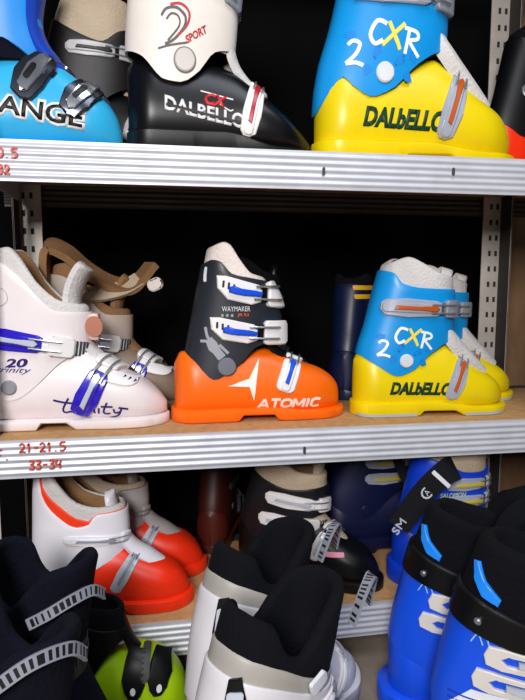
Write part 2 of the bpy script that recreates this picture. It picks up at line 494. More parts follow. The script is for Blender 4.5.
# ------------------------------------------------------------------ middle shelf: orange boot
b = boot('orange ski boot with a charcoal cuff and blue levers, standing alone mid-shelf', (-.1325, .097, ZS), 1, .284, dict(
    shell=[(0, .03, .33), (.04, .03, .40), (.3, .03, .42), (.5, .03, .42), (.62, .03, .385), (.68, .03, .357), (.76, .03, .325), (.865, .03, .29), (.93, .035, .25), (.98, .045, .195), (1, .06, .13)],
    shell_m=ORANGE, cuff_m=SLATE, liner_m=BONE, tongue_m=BLACK, inner_m=BLACKFAB, sole=dict(h=.075, toe_h=.055, rail=.035, arch=(.36, .60), heel=-.02, toe=1.03),
    cuff=dict(back=[(.25, .03), (.40, .06), (.88, .16), (1.0, .19)], front=[(.25, .58), (.40, .65), (.55, .645), (.7, .61), (.82, .55), (1, .48)], half=CUFF['half'],
              low=[(0, .40), (.18, .31), (.35, .25), (.52, .32), (.67, .43), (.85, .46), (1, .47)], top=[(0, .90), (.12, .92), (.25, .91), (.45, .84), (.7, .82), (1, .80)]),
    liner_top=[(0, .98), (.25, 1.0), (.42, .985), (.62, .90), (.78, .83), (1, .81)],
    tongue=[(.84, .25), (.72, .34), (.60, .45), (.565, .6), (.50, .78), (.47, .84)]))
S, H, L = b.S, b.H, b.L
bluew = dict(style='wing', slot=BLACK)
bkl(b, S, .36, .75, -6, .26, .15, WHITE, BLUELEVER, WHITE, BLACK, strap_len=.34, **bluew)
bkl(b, S, .33, .525, -3, .27, .145, WHITE, BLUELEVER, WHITE, BLACK, strap_len=.34, **bluew)
bkl(b, H, .655, .265, 70, .2, .11, WHITE, BLUELEVER, WHITE, BLACK, style='round', strap_len=.16)
txt(b, S, 'WAYMAKER', paint('#d8d8d8'), .345, .652, .16, .028, bold=0)
txt(b, S, '* * *', paint('#d8d8d8'), .295, .615, .07, .018)
txt(b, S, 'JR R3', paint('#d8602a'), .385, .615, .065, .022, bold=.02)
GLYPH = dict(A=[[(0, 0), (.5, 1)], [(.5, 1), (.95, 0)], [(.22, .3), (.8, .3)]], T=[[(0, .94), (1, .94)], [(.5, .9), (.5, 0)]], O=[[(.5, .95), (.12, .8), (.06, .5), (.12, .2), (.5, .05), (.88, .2), (.94, .5), (.88, .8), (.5, .95)]],
    M=[[(.05, 0), (.05, 1)], [(.08, .95), (.5, .25)], [(.5, .25), (.92, .95)], [(.95, 1), (.95, 0)]], I=[[(.5, 0), (.5, 1)]], C=[[(.92, .85), (.5, .95), (.12, .8), (.06, .5), (.12, .2), (.5, .05), (.92, .15)]])
wd = []; xx = 0
for ch, w_ in zip('ATOMIC', (1, .85, 1, 1.05, .35, .95)):
    for ln in GLYPH[ch]: wd.append([((xx + (p*w_ if ch != 'I' else w_/2) + .12*r)*.062*L - .185*L, (r-.5)*.062*L) for p, r in ln])
    xx += w_ + .14
strokes(wd, paint('#f4ece4'), b.root, H, .66*L, .098*L, .015*L)
patch('emblem', [[(x*.00212*L, y*.00212*L) for x, y in ((23, 73), (13, 12), (7, -46), (-6, -6), (-66, -2), (-7, 16))]], paint('#f4ece4'), b.root, H, .435*L, .215*L, 0, .0003, .0006)
riv(b, S, .29, .325, .052, plastic('#6d7078', .45))
# pale climbing-plant shaped print behind the rivet
strokes([[(-.10*L, .15*L), (-.085*L, .09*L), (-.05*L, .06*L)], [(-.13*L, .07*L), (-.08*L, .07*L)], [(-.02*L, .05*L), (.03*L, -.0*L)]], paint('#9a9ca2'), b.root, S, .27*L, .40*L, .016*L, name='print')
patch('print', [[(-.06*L, .04*L), (-.03*L, .075*L), (.0, .045*L), (.025*L, .0), (.05*L, -.03*L), (.01*L, -.06*L), (-.02*L, -.02*L), (-.045*L, .0)]], paint('#9a9ca2'), b.root, S, .235*L, .42*L, 0, .0002, .0005)
patch('label_tag', [rrect(.022*L, .085*L, .003)], paint('#dfe2e8'), b.root, S, .175*L, .845*L, 6, .0002, .0006)

# ------------------------------------------------------------------ yellow and blue pair design
def yellow_boot(label, loc, rotz, L, group=None, tilt=(0, 0), cuff=CUFF):
    b = boot(label, loc, rotz, L, dict(cuff=cuff, shell_m=YELLOW, cuff_m=SKY, liner_m=LIGHTFAB, inner_m=BLACKFAB, tongue_m=LIGHTFAB, tongue_th=.07, pad_m=PAD, sole=dict(h=.085, toe_h=.05, rail=.03, arch=(.40, .66)),
             tongue=[(.88, .285), (.77, .395), (.685, .485), (.62, .57), (.60, .68), (.615, .8), (.645, .905)], tongue_w=[.09, .125, .13, .11, .08, .07, .06]), group, tilt)
    S, H = b.S, b.H
    bkl(b, S, .315, .675, -2, .38, .115, BUCKGREY, COPPER, GREYPL, STEEL, strap_len=.3)
    bkl(b, H, .63, .225, 72, .27, .1, BUCKGREY, COPPER, SILVER, STEEL, strap_len=.12)
    ink = paint('#eef2f4'); yl = paint('#f0dc50')
    q = lambda pts: [(x*L, y*L) for x, y in pts]
    strokes([q([(-.045, .04), (-.09, .045), (-.115, -.01), (-.09, -.045), (-.055, -.025)])], ink, b.root, S, .335*L, .495*L, .017*L, rot=-7)
    strokes([q([(-.055, -.045), (.04, .055)]), q([(-.035, .05), (.0, 0), (.03, -.05)])], yl, b.root, S, .335*L, .495*L, .017*L, rot=-7)
    strokes([q([(.055, -.055), (.065, .05)]), q([(.04, .045), (.1, .04), (.11, .015), (.065, -.0)]), q([(.07, -.005), (.125, -.055)])], ink, b.root, S, .335*L, .488*L, .015*L, rot=-7)
    strokes([q([(-.035, .035), (-.01, .05), (.02, .035), (.0, -.005), (-.045, -.04)]), q([(-.045, -.04), (.0, -.038), (.035, -.05)])], ink, b.root, S, .155*L, .425*L, .016*L)
    riv(b, S, .29, .35, .042, plastic('#d5d9dd', .4))
    # dark blue paint splashes under the lettering
    dk = paint('#0f82d6')
    for i, (x, z) in enumerate(((.13, .50), (.21, .36), (.36, .40), (.43, .42), (.25, .43), (.40, .34))):
        sp = []
        for k in range(14):
            a = 2*PI*k/14; r = (.028 if k % 2 else .012) * (1 + .3*math.sin(i*3+k*2)); sp.append((r*L*math.cos(a), r*L*math.sin(a)*.7))
        patch('splash', [sp], dk, b.root, S, x*L, z*L, 20*i, .0001, .0002)
    txt(b, H, 'DALbELLO', paint('#0c3a22'), .395, .172, .40, .085, bold=.05, shear=.22, rot=-2)
    return b
yellow_boot('yellow boot with sky-blue cuff on the middle shelf, in front of its twin', (.176, .093, ZS), -2, .274)
yellow_boot('yellow boot with sky-blue cuff, half hidden behind its twin on the middle shelf', (.268, .205, ZS), -4, .265)
b = yellow_boot('large yellow boot with sky-blue cuff and grey buckles, front one on the top shelf', (.106, .105, ZT), -1, .345, cuff=merged(CUFF, low=[(0, .20), (.08, .27), (.16, .335), (.24, .30), (.4, .255), (.55, .29), (.7, .39), (.85, .45), (1, .48)], back=[(.15, -.015), (.25, -.012), (.39, .01), (.56, .065), (.89, .15), (1.0, .19)])); b.root.scale = (1, 1, 1.12)
b = yellow_boot('blue-cuffed boot standing behind the large yellow boot on the top shelf', (.140, .228, ZT), -2, .30); b.root.scale = (1, 1, 1.12)

# ------------------------------------------------------------------ middle shelf: white boot with purple levers
def white_boot(label, loc, rotz, L, shell_m, cuff_m, liner_m, tongue_m, front=True):
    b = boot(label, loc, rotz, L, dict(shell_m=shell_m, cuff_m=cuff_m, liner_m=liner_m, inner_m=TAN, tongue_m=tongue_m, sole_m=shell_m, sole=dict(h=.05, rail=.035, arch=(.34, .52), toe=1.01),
        shell=[(0, .03, .34), (.04, .03, .40), (.15, .03, .42), (.3, .03, .43), (.45, .03, .44), (.56, .03, .43), (.65, .03, .38), (.74, .03, .315), (.83, .03, .265), (.9, .035, .22), (.96, .045, .165), (1, .06, .11)],
        cuff=dict(back=[(.16, -.02), (.4, .0), (.6, .04), (.85, .10), (1.0, .13)], front=[(.16, .55), (.36, .60), (.6, .615), (.8, .56), (1, .48)], half=CUFF['half'],
                  low=[(0, .36), (.2, .24), (.4, .16), (.5, .175), (.62, .24), (.78, .35), (1, .42)], top=[(0, .86), (.2, .85), (.45, .77), (.62, .66), (.72, .61), (.8, .605), (1, .60)]),
        liner_top=[(0, .90), (.25, .91), (.42, .86), (.6, .73), (.8, .64), (1, .62)],
        tongue=[(.84, .25), (.73, .33), (.62, .44), (.56, .58), (.56, .68), (.60, .78), (.63, .82)], tongue_w=[.08, .09, .085, .1, .11, .1], tongue_th=.04))
    S, H = b.S, b.H
    bkl(b, S, .235, .47, -9, .3, .11, PURPLE, SILVER, WHITE, WHITE, strap_len=.3)
    bkl(b, H, .605, .185, 62, .26, .125, PURPLE, SILVER, WHITE, WHITE, strap_len=.12)
    if front:
        bm = bmesh.new(); box(bm, (.60*L, -.075*L, .455*L), (.655*L, .03*L, .60*L), .006); cl = link('clasp', bm, plastic('#d9b6ac', .4), b.root)
        patch('clasp_ring', [[(.045*L*math.cos(k*PI/12), .055*L*math.sin(k*PI/12)) for k in range(24)]], plastic('#a86a50', .35), cl, Flat(-.076*L), .63*L, .53*L, 0, 0, .002)
    patch('toe_plate', [[(-.1*L, .03*L), (0, .045*L), (.11*L, .02*L), (.1*L, -.03*L), (-.08*L, -.035*L)]], WHITE, b.root, H, .765*L, .255*L, -22, .001, .003, bevel=.001)
    if front:
        vio = paint('#2b1a70')
        txt(b, S, '20', vio, .255, .355, .11, .045, bold=.03, shear=.2)
        txt(b, S, 'trinity', vio, .24, .315, .17, .035, shear=.4, rot=-3)
        q = lambda pts: [(x*L, y*L) for x, y in pts]
        strokes([q([(-.18, .045), (-.12, .035), (-.04, .035)]), q([(-.105, .06), (-.13, -.0), (-.12, -.025), (-.09, -.015)]), q([(-.085, .02), (-.085, -.025)]), q([(-.085, .0), (-.07, .02), (-.05, .015)]), q([(-.035, .015), (-.035, -.025)]),
                 q([(-.005, -.025), (.0, .015), (.02, .018), (.03, -.02)]), q([(.05, .015), (.05, -.02)]), q([(.09, .05), (.075, -.0), (.085, -.02), (.11, -.015)]), q([(.06, .025), (.12, .028)]),
                 q([(.125, .015), (.135, -.01), (.16, .0)]), q([(.165, .02), (.15, -.03), (.11, -.06)]), q([(.15, .025), (.2, .02)])], vio, b.root, H, .60*L, .10*L, .010*L, rot=-5)
        for i, x in enumerate((.78, .805, .83)):
            patch('print', [[(-.008*L, -.008*L), (.01*L, -.004*L), (.002*L, .012*L)]], vio, b.root, H, x*L, (.262-.012*i)*L, 0, .0042, .0003)
    riv(b, S, .215, .23, .038, plastic('#8a8a90', .5))
    return b
WARMWHITE = plastic('#e6dcdc', .36)
bw = white_boot('white boot with purple levers and violet lettering, leftmost on the middle shelf', (-.444, .096, ZS), -1, .299, WARMWHITE, WARMWHITE, LIGHTFAB, LIGHTFAB)
strokes([[(-.02, .012), (.03, .012), (.03, -.012), (-.02, -.012)]], paint('#b8aeb0'), bw.root, bw.S, .12*.30, .66*.30, .0012, rot=20, name='print')
b2 = white_boot('shadowed boot with a tan flared liner, behind the white purple-levered boot', (-.375, .217, ZS), 0, .28, plastic('#7d6a58', .5), plastic('#b7a79b', .5), TAN, TAN, front=False)  # shadow on the white twin is painted in as grey-brown plastic
L = b2.L
link('liner_flap', ribbon([(.10*L, -.11*L, .80*L), (.11*L, -.11*L, 1.02*L), (.22*L, -.11*L, 1.0*L), (.36*L, -.10*L, .88*L), (.50*L, -.07*L, .80*L), (.62*L, -.03*L, .80*L), (.74*L, .02*L, .93*L)], (0, 1, .5), .16*L, .045*L), TAN, b2.root)
link('liner_flap', ribbon([(.22*L, -.14*L, .78*L), (.38*L, -.14*L, .74*L), (.55*L, -.10*L, .77*L), (.66*L, -.06*L, .83*L)], (0, .6, 1), .10*L, .03*L), BEIGE, b2.root)
link('tongue_tip', drape(poly_bm([rrect(.10*L, .08*L, .035*L)]), Flat(-.08*L), .76*L, .80*L, 25, 0, .010, .01, .003), BONE, b2.root)

# dark boots behind the orange and the front yellow boot
def plain_boot(label, loc, rotz, L, shell, cuff_mat, liner, tongue, buck, lever, strap, zs=((.72, .36), (.54, .34)), tilt=(0, 0), **kw):
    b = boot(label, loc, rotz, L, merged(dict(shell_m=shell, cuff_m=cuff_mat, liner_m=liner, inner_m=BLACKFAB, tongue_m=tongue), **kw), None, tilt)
    for z, x in zs: bkl(b, b.S, x, z, -3, .28, .085, buck, lever, buck, strap, strap_len=.3)
    bkl(b, b.H, .60, .25, 68, .2, .08, buck, lever, buck, strap, strap_len=.14)
    bkl(b, b.H, .77, .19, 62, .16, .075, buck, lever, buck, strap, strap_len=.1)
    riv(b, b.S, .29, .34, .035, buck)
    return b
OLIVE = plastic('#8f7a22', .45)
b = plain_boot('dark olive boot hidden behind the toe of the orange boot', (-.070, .220, ZS), 0, .222, OLIVE, BLACK, BLACKFAB, BLACK, DARKGREY, BLACK, BLACK); b.root.scale = (1, 1, 1.25)
b = plain_boot('navy boot with a yellow collar band, behind the heel of the front yellow boot', (.194, .207, ZS), 60, .25, NAVY, NAVY, BLACKFAB, BLACK, DARKGREY, GREYPL, BLACK)
L = b.L
for z0 in (.80, .87): patch('collar_band', [rrect(.42*L, .035*L, .01*L)], plastic('#d8a81c', .5), b.root, b.S, .30*L, z0*L, 0, .0005, .001)

# ------------------------------------------------------------------ top shelf
# blue boot at the left edge
b = boot('light-blue boot with two dark silver buckles, cut by the left edge on the top shelf', (-.478, .104, ZT), -1, .272, dict(
    shell=[(0, .03, .36), (.04, .03, .42), (.3, .03, .50), (.45, .03, .56), (.58, .03, .54), (.65, .03, .49), (.75, .03, .42), (.85, .03, .35), (.93, .035, .28), (.975, .04, .21), (1, .06, .11)],
    shell_m=CYAN, cuff_m=plastic('#1f86d6', .36), liner_m=NAVYFAB, tongue_m=DEEPBLUE, sole=dict(h=.045, rail=.01, toe=1.0), tongue=[(.72, .44), (.66, .53), (.61, .60), (.58, .70), (.60, .85), (.64, .98)], tongue_w=[.08, .11, .12, .12, .1],
    cuff=merged(CUFF, low=[(0, .40), (.25, .40), (.45, .50), (.6, .57), (.75, .53), (.9, .47), (1, .45)], front=[(.25, .60), (.46, .62), (.7, .58), (.9, .57), (1.0, .56)])))
L = b.L
DK = metal('#4a4d58', .25)
def clunky(b, S, x, z, rot, k, wire_to):
    L = b.L
    q = patch('buckle', [[(p*k*L, r*k*L) for p, r in ((-.5, -.1), (-.42, -.26), (-.1, -.33), (.3, -.3), (.5, -.12), (.5, .14), (.3, .3), (-.1, .3), (-.45, .14))]], DK, b.root, S, x*L, z*L, rot, .002, .006, .006, .002)
    patch('lever', [[(p*k*L, r*k*L) for p, r in ((-.4, -.06), (-.3, -.16), (.1, -.2), (.4, -.1), (.42, .06), (.1, .14), (-.3, .08))]], metal('#b6bac4', .2), q, S, x*L, z*L, rot, .008, .004, .006, .0015)
    patch('lever_badge', [rrect(.32*k*L, .12*k*L, .05*k*L)], BLACK, q, S, x*L, z*L, rot, .012, .001, .006)
    cr, sr = math.cos(R(rot)), math.sin(R(rot)); bm = bmesh.new()
    for sg in (-.12, .12):
        pts = []
        for i in range(9):
            a = (.4 + wire_to*i/8)*k*L; bb = sg*k*L
            p, n = surf_pn(S, x*L, z*L, a*cr - bb*sr, a*sr + bb*cr); pts.append(p + n*.005)
        tube_bm(bm, pts, .0012, 6)
    link('bail_wire', bm, STEEL, q)
    patch('catch', [rrect(.25*k*L, .4*k*L, .03*k*L, (.45 + wire_to)*k*L)], metal('#8fa0b4', .3), q, S, x*L, z*L, rot, .003, .004, .006, .001)
clunky(b, b.H, .54, .39, 55, .29, .35)
clunky(b, b.H, .785, .285, 48, .25, .35)
strokes([[(-.2*L, -.02*L), (-.05*L, .04*L), (.08*L, .03*L), (.17*L, -.05*L), (.21*L, -.12*L)]], BLACK, b.root, b.H, .45*L, .475*L, .022*L, off=.001, name='edge_trim')
txt(b, b.H, 'LANGE', paint('#e4e4e0'), .55, .205, .54, .125, rot=-9, bold=.09, off=.0002)
txt(b, b.H, 'LANGE', paint('#121316'), .55, .205, .51, .095, rot=-9, bold=.02, off=.0008)
# dark boot behind it
b = plain_boot('dark boot with a beige collar, between the blue boot and the white-cuffed boot', (-.365, .217, ZT), 0, .285, BLACK, plastic('#0d0809', .5), BEIGE, BEIGE, plastic('#b0b0b0', .35), BLACK, BLACK, zs=((.66, .37),),
    cuff=merged(CUFF, top=[(0, .85), (.2, .78), (.45, .72), (.6, .70), (.8, .77), (1, .80)]), liner_top=[(0, 1.0), (.3, 1.0), (.6, .96), (1, .92)])
# white cuffed black boot
b = boot('black boot with a big off-white cuff marked 2 SPORT on the top shelf', (-.197, .10, ZT), 0, .292, dict(
    shell=[(0, .03, .40), (.04, .03, .44), (.2, .03, .45), (.4, .03, .44), (.55, .03, .41), (.65, .03, .35), (.75, .03, .285), (.84, .03, .215), (.92, .03, .15), (.97, .03, .11), (1, .04, .09)],
    shell_m=plastic('#090a0e', .32, spec=.3), cuff_m=CREAM, liner_m=LIGHTFAB, tongue_m=LIGHTFAB, sole_m=BLACK, inner_m=BLACKFAB,
    sole=dict(h=.11, toe=1.0, heel=-.01, toe_h=.05, rail=.012, arch=(.36, .6)), tongue=[(.80, .24), (.7, .34), (.60, .45), (.57, .6), (.58, .8), (.6, .95)], tongue_w=[.075, .085, .09, .08, .07],
    cuff=merged(CUFF, low=[(0, .47), (.15, .43), (.35, .325), (.5, .315), (.65, .36), (.8, .46), (1, .49)], back=[(.25, .0), (.45, -.01), (.7, .01), (1.0, .08)], front=[(.25, .55), (.45, .575), (.7, .60), (.9, .61), (1.0, .60)])))
b.root.scale = (1, 1, 1.14)
S, H, L = b.S, b.H, b.L
q = lambda pts: [(x*L, y*L) for x, y in pts]
riv(b, S, .30, .41, .052, plastic('#c4bdb6', .45)); patch('rivet_ring', [[(.058*L*math.cos(a*PI/16), .058*L*math.sin(a*PI/16)) for a in range(32)]], plastic('#5d5856', .5), b.root, S, .30*L, .41*L, 0, .0, .0008)
two = [(-.07, .05), (-.045, .08), (.01, .085), (.05, .05), (.04, .0), (-.01, -.05), (-.055, -.07)]
strokes([q(two)], paint('#5b5456'), b.root, S, .255*L, .545*L, .012*L, name='emblem')
strokes([q([(x+.02, y+.018) for x, y in two[1:6]])], paint('#b8242c'), b.root, S, .255*L, .545*L, .011*L, name='emblem')
strokes([q([(-.045, .035), (-.02, .06), (.015, .05), (.02, .01), (-.04, -.055)]), q([(-.09, -.09), (-.03, -.075), (.055, -.06)])], paint('#5b5456'), b.root, S, .255*L, .545*L, .009*L, name='emblem')
txt(b, S, 'SPORT', paint('#c02028'), .36, .525, .125, .034, rot=28, bold=.03, shear=.15)
txt(b, H, 'DALBELLO', paint('#d9d9da'), .40, .19, .43, .065, rot=-10, bold=.03, shear=-.15)
strokes([q([(-.2, .03), (.2, -.04)])], BLACK, b.root, H, .40*L, .187*L, .012*L, off=.0009, name='print')
txt(b, H, 'CX', paint('#c8202c'), .46, .245, .12, .052, rot=-8, bold=.04, shear=.2)
strokes([q([(-.08, .035), (.09, .0)]), q([(.02, -.02), (.07, -.05), (.09, -.045)])], paint('#d9d9da'), b.root, H, .46*L, .25*L, .006*L, name='print')
bkl(b, H, .655, .215, 76, .26, .10, WHITE, plastic('#b01c24', .3), WHITE, WHITE, strap_len=.12)
bkl(b, S, .36, .77, -14, .28, .10, GREYPL, SILVER, GREYPL, plastic('#aaa59c', .5), strap_len=.3)
# orange and black boot at the right end
b = plain_boot('orange-toed black boot at the right edge of the top shelf, mostly out of view', (.458, .178, ZT), 0, .235, REDSHELL, BLACK, BLACKFAB, BLACK, STEEL, STEEL, BLACK); b.root.scale = (1, 1, 1.2)

# ------------------------------------------------------------------ bottom shelf
def red_boot(label, loc, rotz, L, white, trim, dim=False):
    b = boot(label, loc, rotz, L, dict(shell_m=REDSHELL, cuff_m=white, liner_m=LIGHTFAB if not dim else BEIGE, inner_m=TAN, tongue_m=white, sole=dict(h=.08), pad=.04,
        shell=[(0, .03, .34), (.04, .03, .40), (.2, .03, .42), (.45, .03, .44), (.56, .03, .42), (.66, .03, .365), (.76, .03, .325), (.85, .03, .29), (.92, .035, .24), (.97, .045, .18), (1, .06, .12)],
        cuff=dict(back=[(.1, -.02), (.4, .0), (.6, .01), (.8, .02), (1.0, .05)], front=[(.1, .55), (.36, .60), (.55, .62), (.8, .60), (1, .56)], half=CUFF['half'],
                  low=[(0, .2), (.3, .15), (.5, .2), (.7, .3), (1, .40)], top=[(0, 1.0), (.06, .95), (.14, .78), (.3, .66), (.5, .585), (.62, .60), (.7, .66), (1, .66)]),
        liner_top=[(0, 1.02), (.12, .95), (.3, .83), (.55, .71), (.8, .68), (1, .68)], tongue=[(.86, .28), (.76, .36), (.66, .43), (.58, .55), (.55, .68), (.53, .78)], tongue_w=[.08, .1, .09, .09, .08]))
    S = b.S; tf = S.top
    link('cuff_lining', S.mesh(.02*L, topf=lambda f: tf(f) + (.075*L*max(0, 1-((f-.33)/.33)**2)), lowf=lambda f: .5*L, off=-.002), trim, b.root)
    bkl(b, S, .40, .50, -4, .34, .07, white, GREYPL, white, white, strap_len=.22)
    bkl(b, b.H, .60, .28, 60, .3, .085, SILVER, GREYPL, WHITE, WHITE, strap_len=.12)
    riv(b, S, .28, .25, .035, GREYPL)
    return b
red_boot('red-toed white boot with a red cuff lining on the bottom shelf, front of its pair', (-.364, .078, ZB), -3, .25, plastic('#e6e4ea', .36), plastic('#f03a10', .5))
red_boot('red-toed pale boot behind the white red-lined boot on the bottom shelf', (-.335, .178, ZB), -2, .25, plastic('#a8a2a0', .45), TAN, True)  # dim twin: shade put into a greyer cuff and browner linings
plain_boot('orange-red boot painted dull for the deep shadow of the bottom shelf', (-.068, .222, ZB), 72, .22, plastic('#4a1208', .5), plastic('#380e07', .5), BLACKFAB, BLACK, DARKGREY, BLACK, BLACK)  # depth shadow is painted into these dark reds
# black boot with white buckles
b = boot('black boot with a tan liner and white buckles, centre of the bottom shelf', (-.013, .178, ZB), -30, .262, dict(shell_m=BLACK, cuff_m=plastic('#131318', .4), liner_m=BEIGE, inner_m=TAN, tongue_m=BEIGE,
    cuff=merged(CUFF, top=[(0, .74), (.3, .68), (.6, .64), (1, .66)]), liner_top=[(0, .98), (.3, .92), (.5, .80), (.7, .74), (1, .72)], tongue=[(.84, .25), (.72, .36), (.62, .46), (.60, .62), (.615, .75), (.64, .9)]))
bkl(b, b.S, .42, .565, -6, .34, .10, WHITE, SILVER, WHITE, WHITE, strap_len=.24)
bkl(b, b.S, .34, .42, -4, .28, .10, WHITE, SILVER, WHITE, WHITE, strap_len=.26)
bkl(b, b.H, .62, .28, 68, .2, .08, WHITE, SILVER, WHITE, BLACK, strap_len=.12)
riv(b, b.S, .28, .33, .035, DARKGREY)
patch('print', [[(-.02, -.004), (.02, -.002), (.018, .006), (-.018, .005)]], plastic('#e88aa8', .5), b.root, b.H, .72*b.L, .24*b.L, 0, .0005, .001)
# blue pair
def blue_rear(label, loc, rotz, L, sh, liner):
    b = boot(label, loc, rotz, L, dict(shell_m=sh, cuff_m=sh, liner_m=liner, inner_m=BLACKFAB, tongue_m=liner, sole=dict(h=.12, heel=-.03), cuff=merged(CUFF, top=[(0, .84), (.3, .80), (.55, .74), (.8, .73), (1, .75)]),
        liner_top=[(0, .97), (.3, .95), (.6, .87), (1, .84)]))
    for z in (.665, .55): bkl(b, b.S, .42, z, -2, .3, .085, plastic('#9fa4ae', .35), plastic('#c8b42a', .35), plastic('#9fa4ae', .35), BLACK, strap_len=.28)
    bkl(b, b.H, .62, .28, 68, .2, .08, GREYPL, plastic('#c8b42a', .35), GREYPL, BLACK, strap_len=.12)
    riv(b, b.S, .28, .33, .035, plastic('#101a3a', .4))
    return b
bm1 = blue_rear('royal-blue boot with a beige liner, right end of the bottom shelf', (.250, .072, ZB), 3, .27, plastic('#0d3fd0', .4), BEIGE)
txt(bm1, bm1.S, 'SALOMON', paint('#b8d23a'), .33, .60, .18, .03, shear=.2)
patch('knob', circle(.022*bm1.L), plastic('#e8401c', .4), bm1.root, bm1.S, .33*bm1.L, .50*bm1.L, 0, .002, .005, bevel=.002)
bm2 = blue_rear('blue boot painted dark navy for its shadow, beside the royal-blue boot on the bottom shelf', (.152, .205, ZB), 2, .275, plastic('#040d38', .5), BLACKFAB)  # second of the pair, its shadow painted in as a darker blue
def local(b, pts):
    M = Matrix.Translation(b.root.location) @ b.root.rotation_euler.to_matrix().to_4x4()
    return [M.inverted() @ Vector(p) for p in pts]
# loose power straps hanging off the blue pair
STRAP = mat('woven_strap', '#15161a', .8, bump=.4, bscale=300, spec=.2)
st = link('power_strap', ribbon(local(bm1, [(.335, .02, .322), (.305, -.002, .322), (.27, -.006, .295), (.225, -.004, .235)]), (.8, 0, -.75), .042, .003), STRAP, bm1.root)
fy = -.008 - .072
for nm, body, x, z, w, h, col in (('lettering', 'O', .046, .200, .022, .022, '#c9ccd4'), ('lettering', 'A', .046, .200, .009, .011, '#c9ccd4'), ('lettering', 'SM', -.002, .146, .026, .014, '#b9bcc4')):
    text(body, paint(col), st, Flat(fy + .0005), x - .028, z - .014, w, h, 53, th=.0008)
patch('strap_tip', [rrect(.007, .042, .002)], plastic('#e6e8ee', .4), st, Flat(fy), .042, .207, 48, .0, .002)
st = link('power_strap', ribbon(local(bm2, [(.270, .14, .345), (.278, .135, .31), (.292, .132, .275), (.312, .13, .243)]), (.9, 0, .35), .018, .003), STRAP, bm2.root)
text('SALOMON', paint('#aab0bc'), st, Flat(.1305 - .205 - .0), .137, .175, .052, .009, -62, th=.0006)

# ------------------------------------------------------------------ floor row
TALLBACK = [(.15, -.02), (.4, .0), (.6, .03), (.85, .11), (1.05, .19)]
TALLFRONT = [(.15, .52), (.4, .58), (.6, .61), (.85, .66), (1.05, .71)]
OPENHALF = [(.2, .152), (.4, .157), (.6, .168), (.85, .18), (1.05, .19)]
def open_boot(label, loc, rotz, L, shell, cuff, collar, liner, tongue, kind, tilt=(0, 0), group=None):
    cf = dict(back=TALLBACK, front=TALLFRONT, half=OPENHALF, low=[(0, .36), (.2, .30), (.4, .25), (.55, .28), (.7, .36), (.85, .42), (1, .45)], top=[(0, .80), (.3, .74), (.6, .66), (.8, .62), (1, .60)])
    b = boot(label, loc, rotz, L, dict(shell_m=shell, cuff_m=cuff, cuff=cf, liner_m=liner, inner_m=liner, tongue_m=None, pad=.05, liner_floor=.45,
        liner_top=[(0, .95), (.15, .92), (.36, .80), (.5, .775), (.66, .86), (.82, .93), (1, .95)], sole_m=shell, sole=dict(h=.09)), group, tilt)
    S = b.S
    # raised collar between shell cuff and liner
    link('collar', S.mesh(.02*L, lowf=lambda f: .5*L, topf=lambda f: S.top(f) + L*(.065 - .03*f), off=-.0025), collar, b.root)
    tongue_part(L, [(.76, .33), (.66, .44), (.60, .52), (.58, .62)], tongue, b.root, [.1, .12, .13, .12], .05, curl=1.2)
    return b

# pair in white with black liners
PW = plastic('#d3d1d4', .4); PG = plastic('#a29d96', .45)
def stripe_strap(b, path, w, wv=(0, 1, 0), pitch=.0035, name='ladder_strap'):
    o = link(name, ribbon(path, wv, w, .003, 12, pitch), [plastic('#858892', .4), plastic('#101114', .5)], b.root)
    return o
for label, loc, rz in (('white boot with a deep black liner, nearest the viewer in the floor row', (-.128, -.330, 0), 30), ('white boot with a black liner, standing behind the nearest white boot on the floor', (-.124, -.180, 0), 30)):
    b = open_boot(label, loc, rz, .30, PW, PW, PG, BLACKFAB, BLACKFAB, 0)
    S, H, L = b.S, b.H, b.L
    q = patch('hinge_badge', [[(p*L, r*L) for p, r in ((-.04, .11), (.0, .12), (.05, .02), (.075, -.07), (.05, -.11), (.0, -.1), (-.03, -.02))]], BLACK, b.root, S, .075*L, .69*L, 0, .0, .004, bevel=.001)
    patch('badge_plate', [rrect(.05*L, .1*L, .01*L)], SILVER, q, S, .065*L, .72*L, 8, .004, .002)
    patch('badge_screw', circle(.018*L), STEEL, q, S, .115*L, .625*L, 0, .004, .002)
    strokes([[(-.01, .015), (.012, .012), (.008, -.014), (-.012, -.01)]], paint('#3c3c42'), b.root, S, .09*L, .50*L, .0022, name='print')
    for z, x in ((.56, .46), (.44, .46)): bkl(b, S, x, z, -4, .26, .075, WHITE, SILVER, WHITE, WHITE, strap_len=.22)
    bkl(b, H, .60, .27, 66, .24, .08, WHITE, SILVER, WHITE, WHITE, strap_len=.12)
    bkl(b, H, .78, .19, 62, .2, .07, WHITE, SILVER, WHITE, WHITE, strap_len=.1)
    stripe_strap(b, [(.58*L, -.185*L, .86*L), (.63*L, -.19*L, .96*L), (.70*L, -.17*L, 1.0*L), (.76*L, -.13*L, .95*L), (.77*L, -.10*L, .84*L)], .013, (.3, 1, 0), .0025)
    patch('pull_tab', [rrect(.08*L, .05*L, .01*L)], plastic('#d6d8dc', .4), b.root, S, .42*L, .70*L, 20, .001, .003)

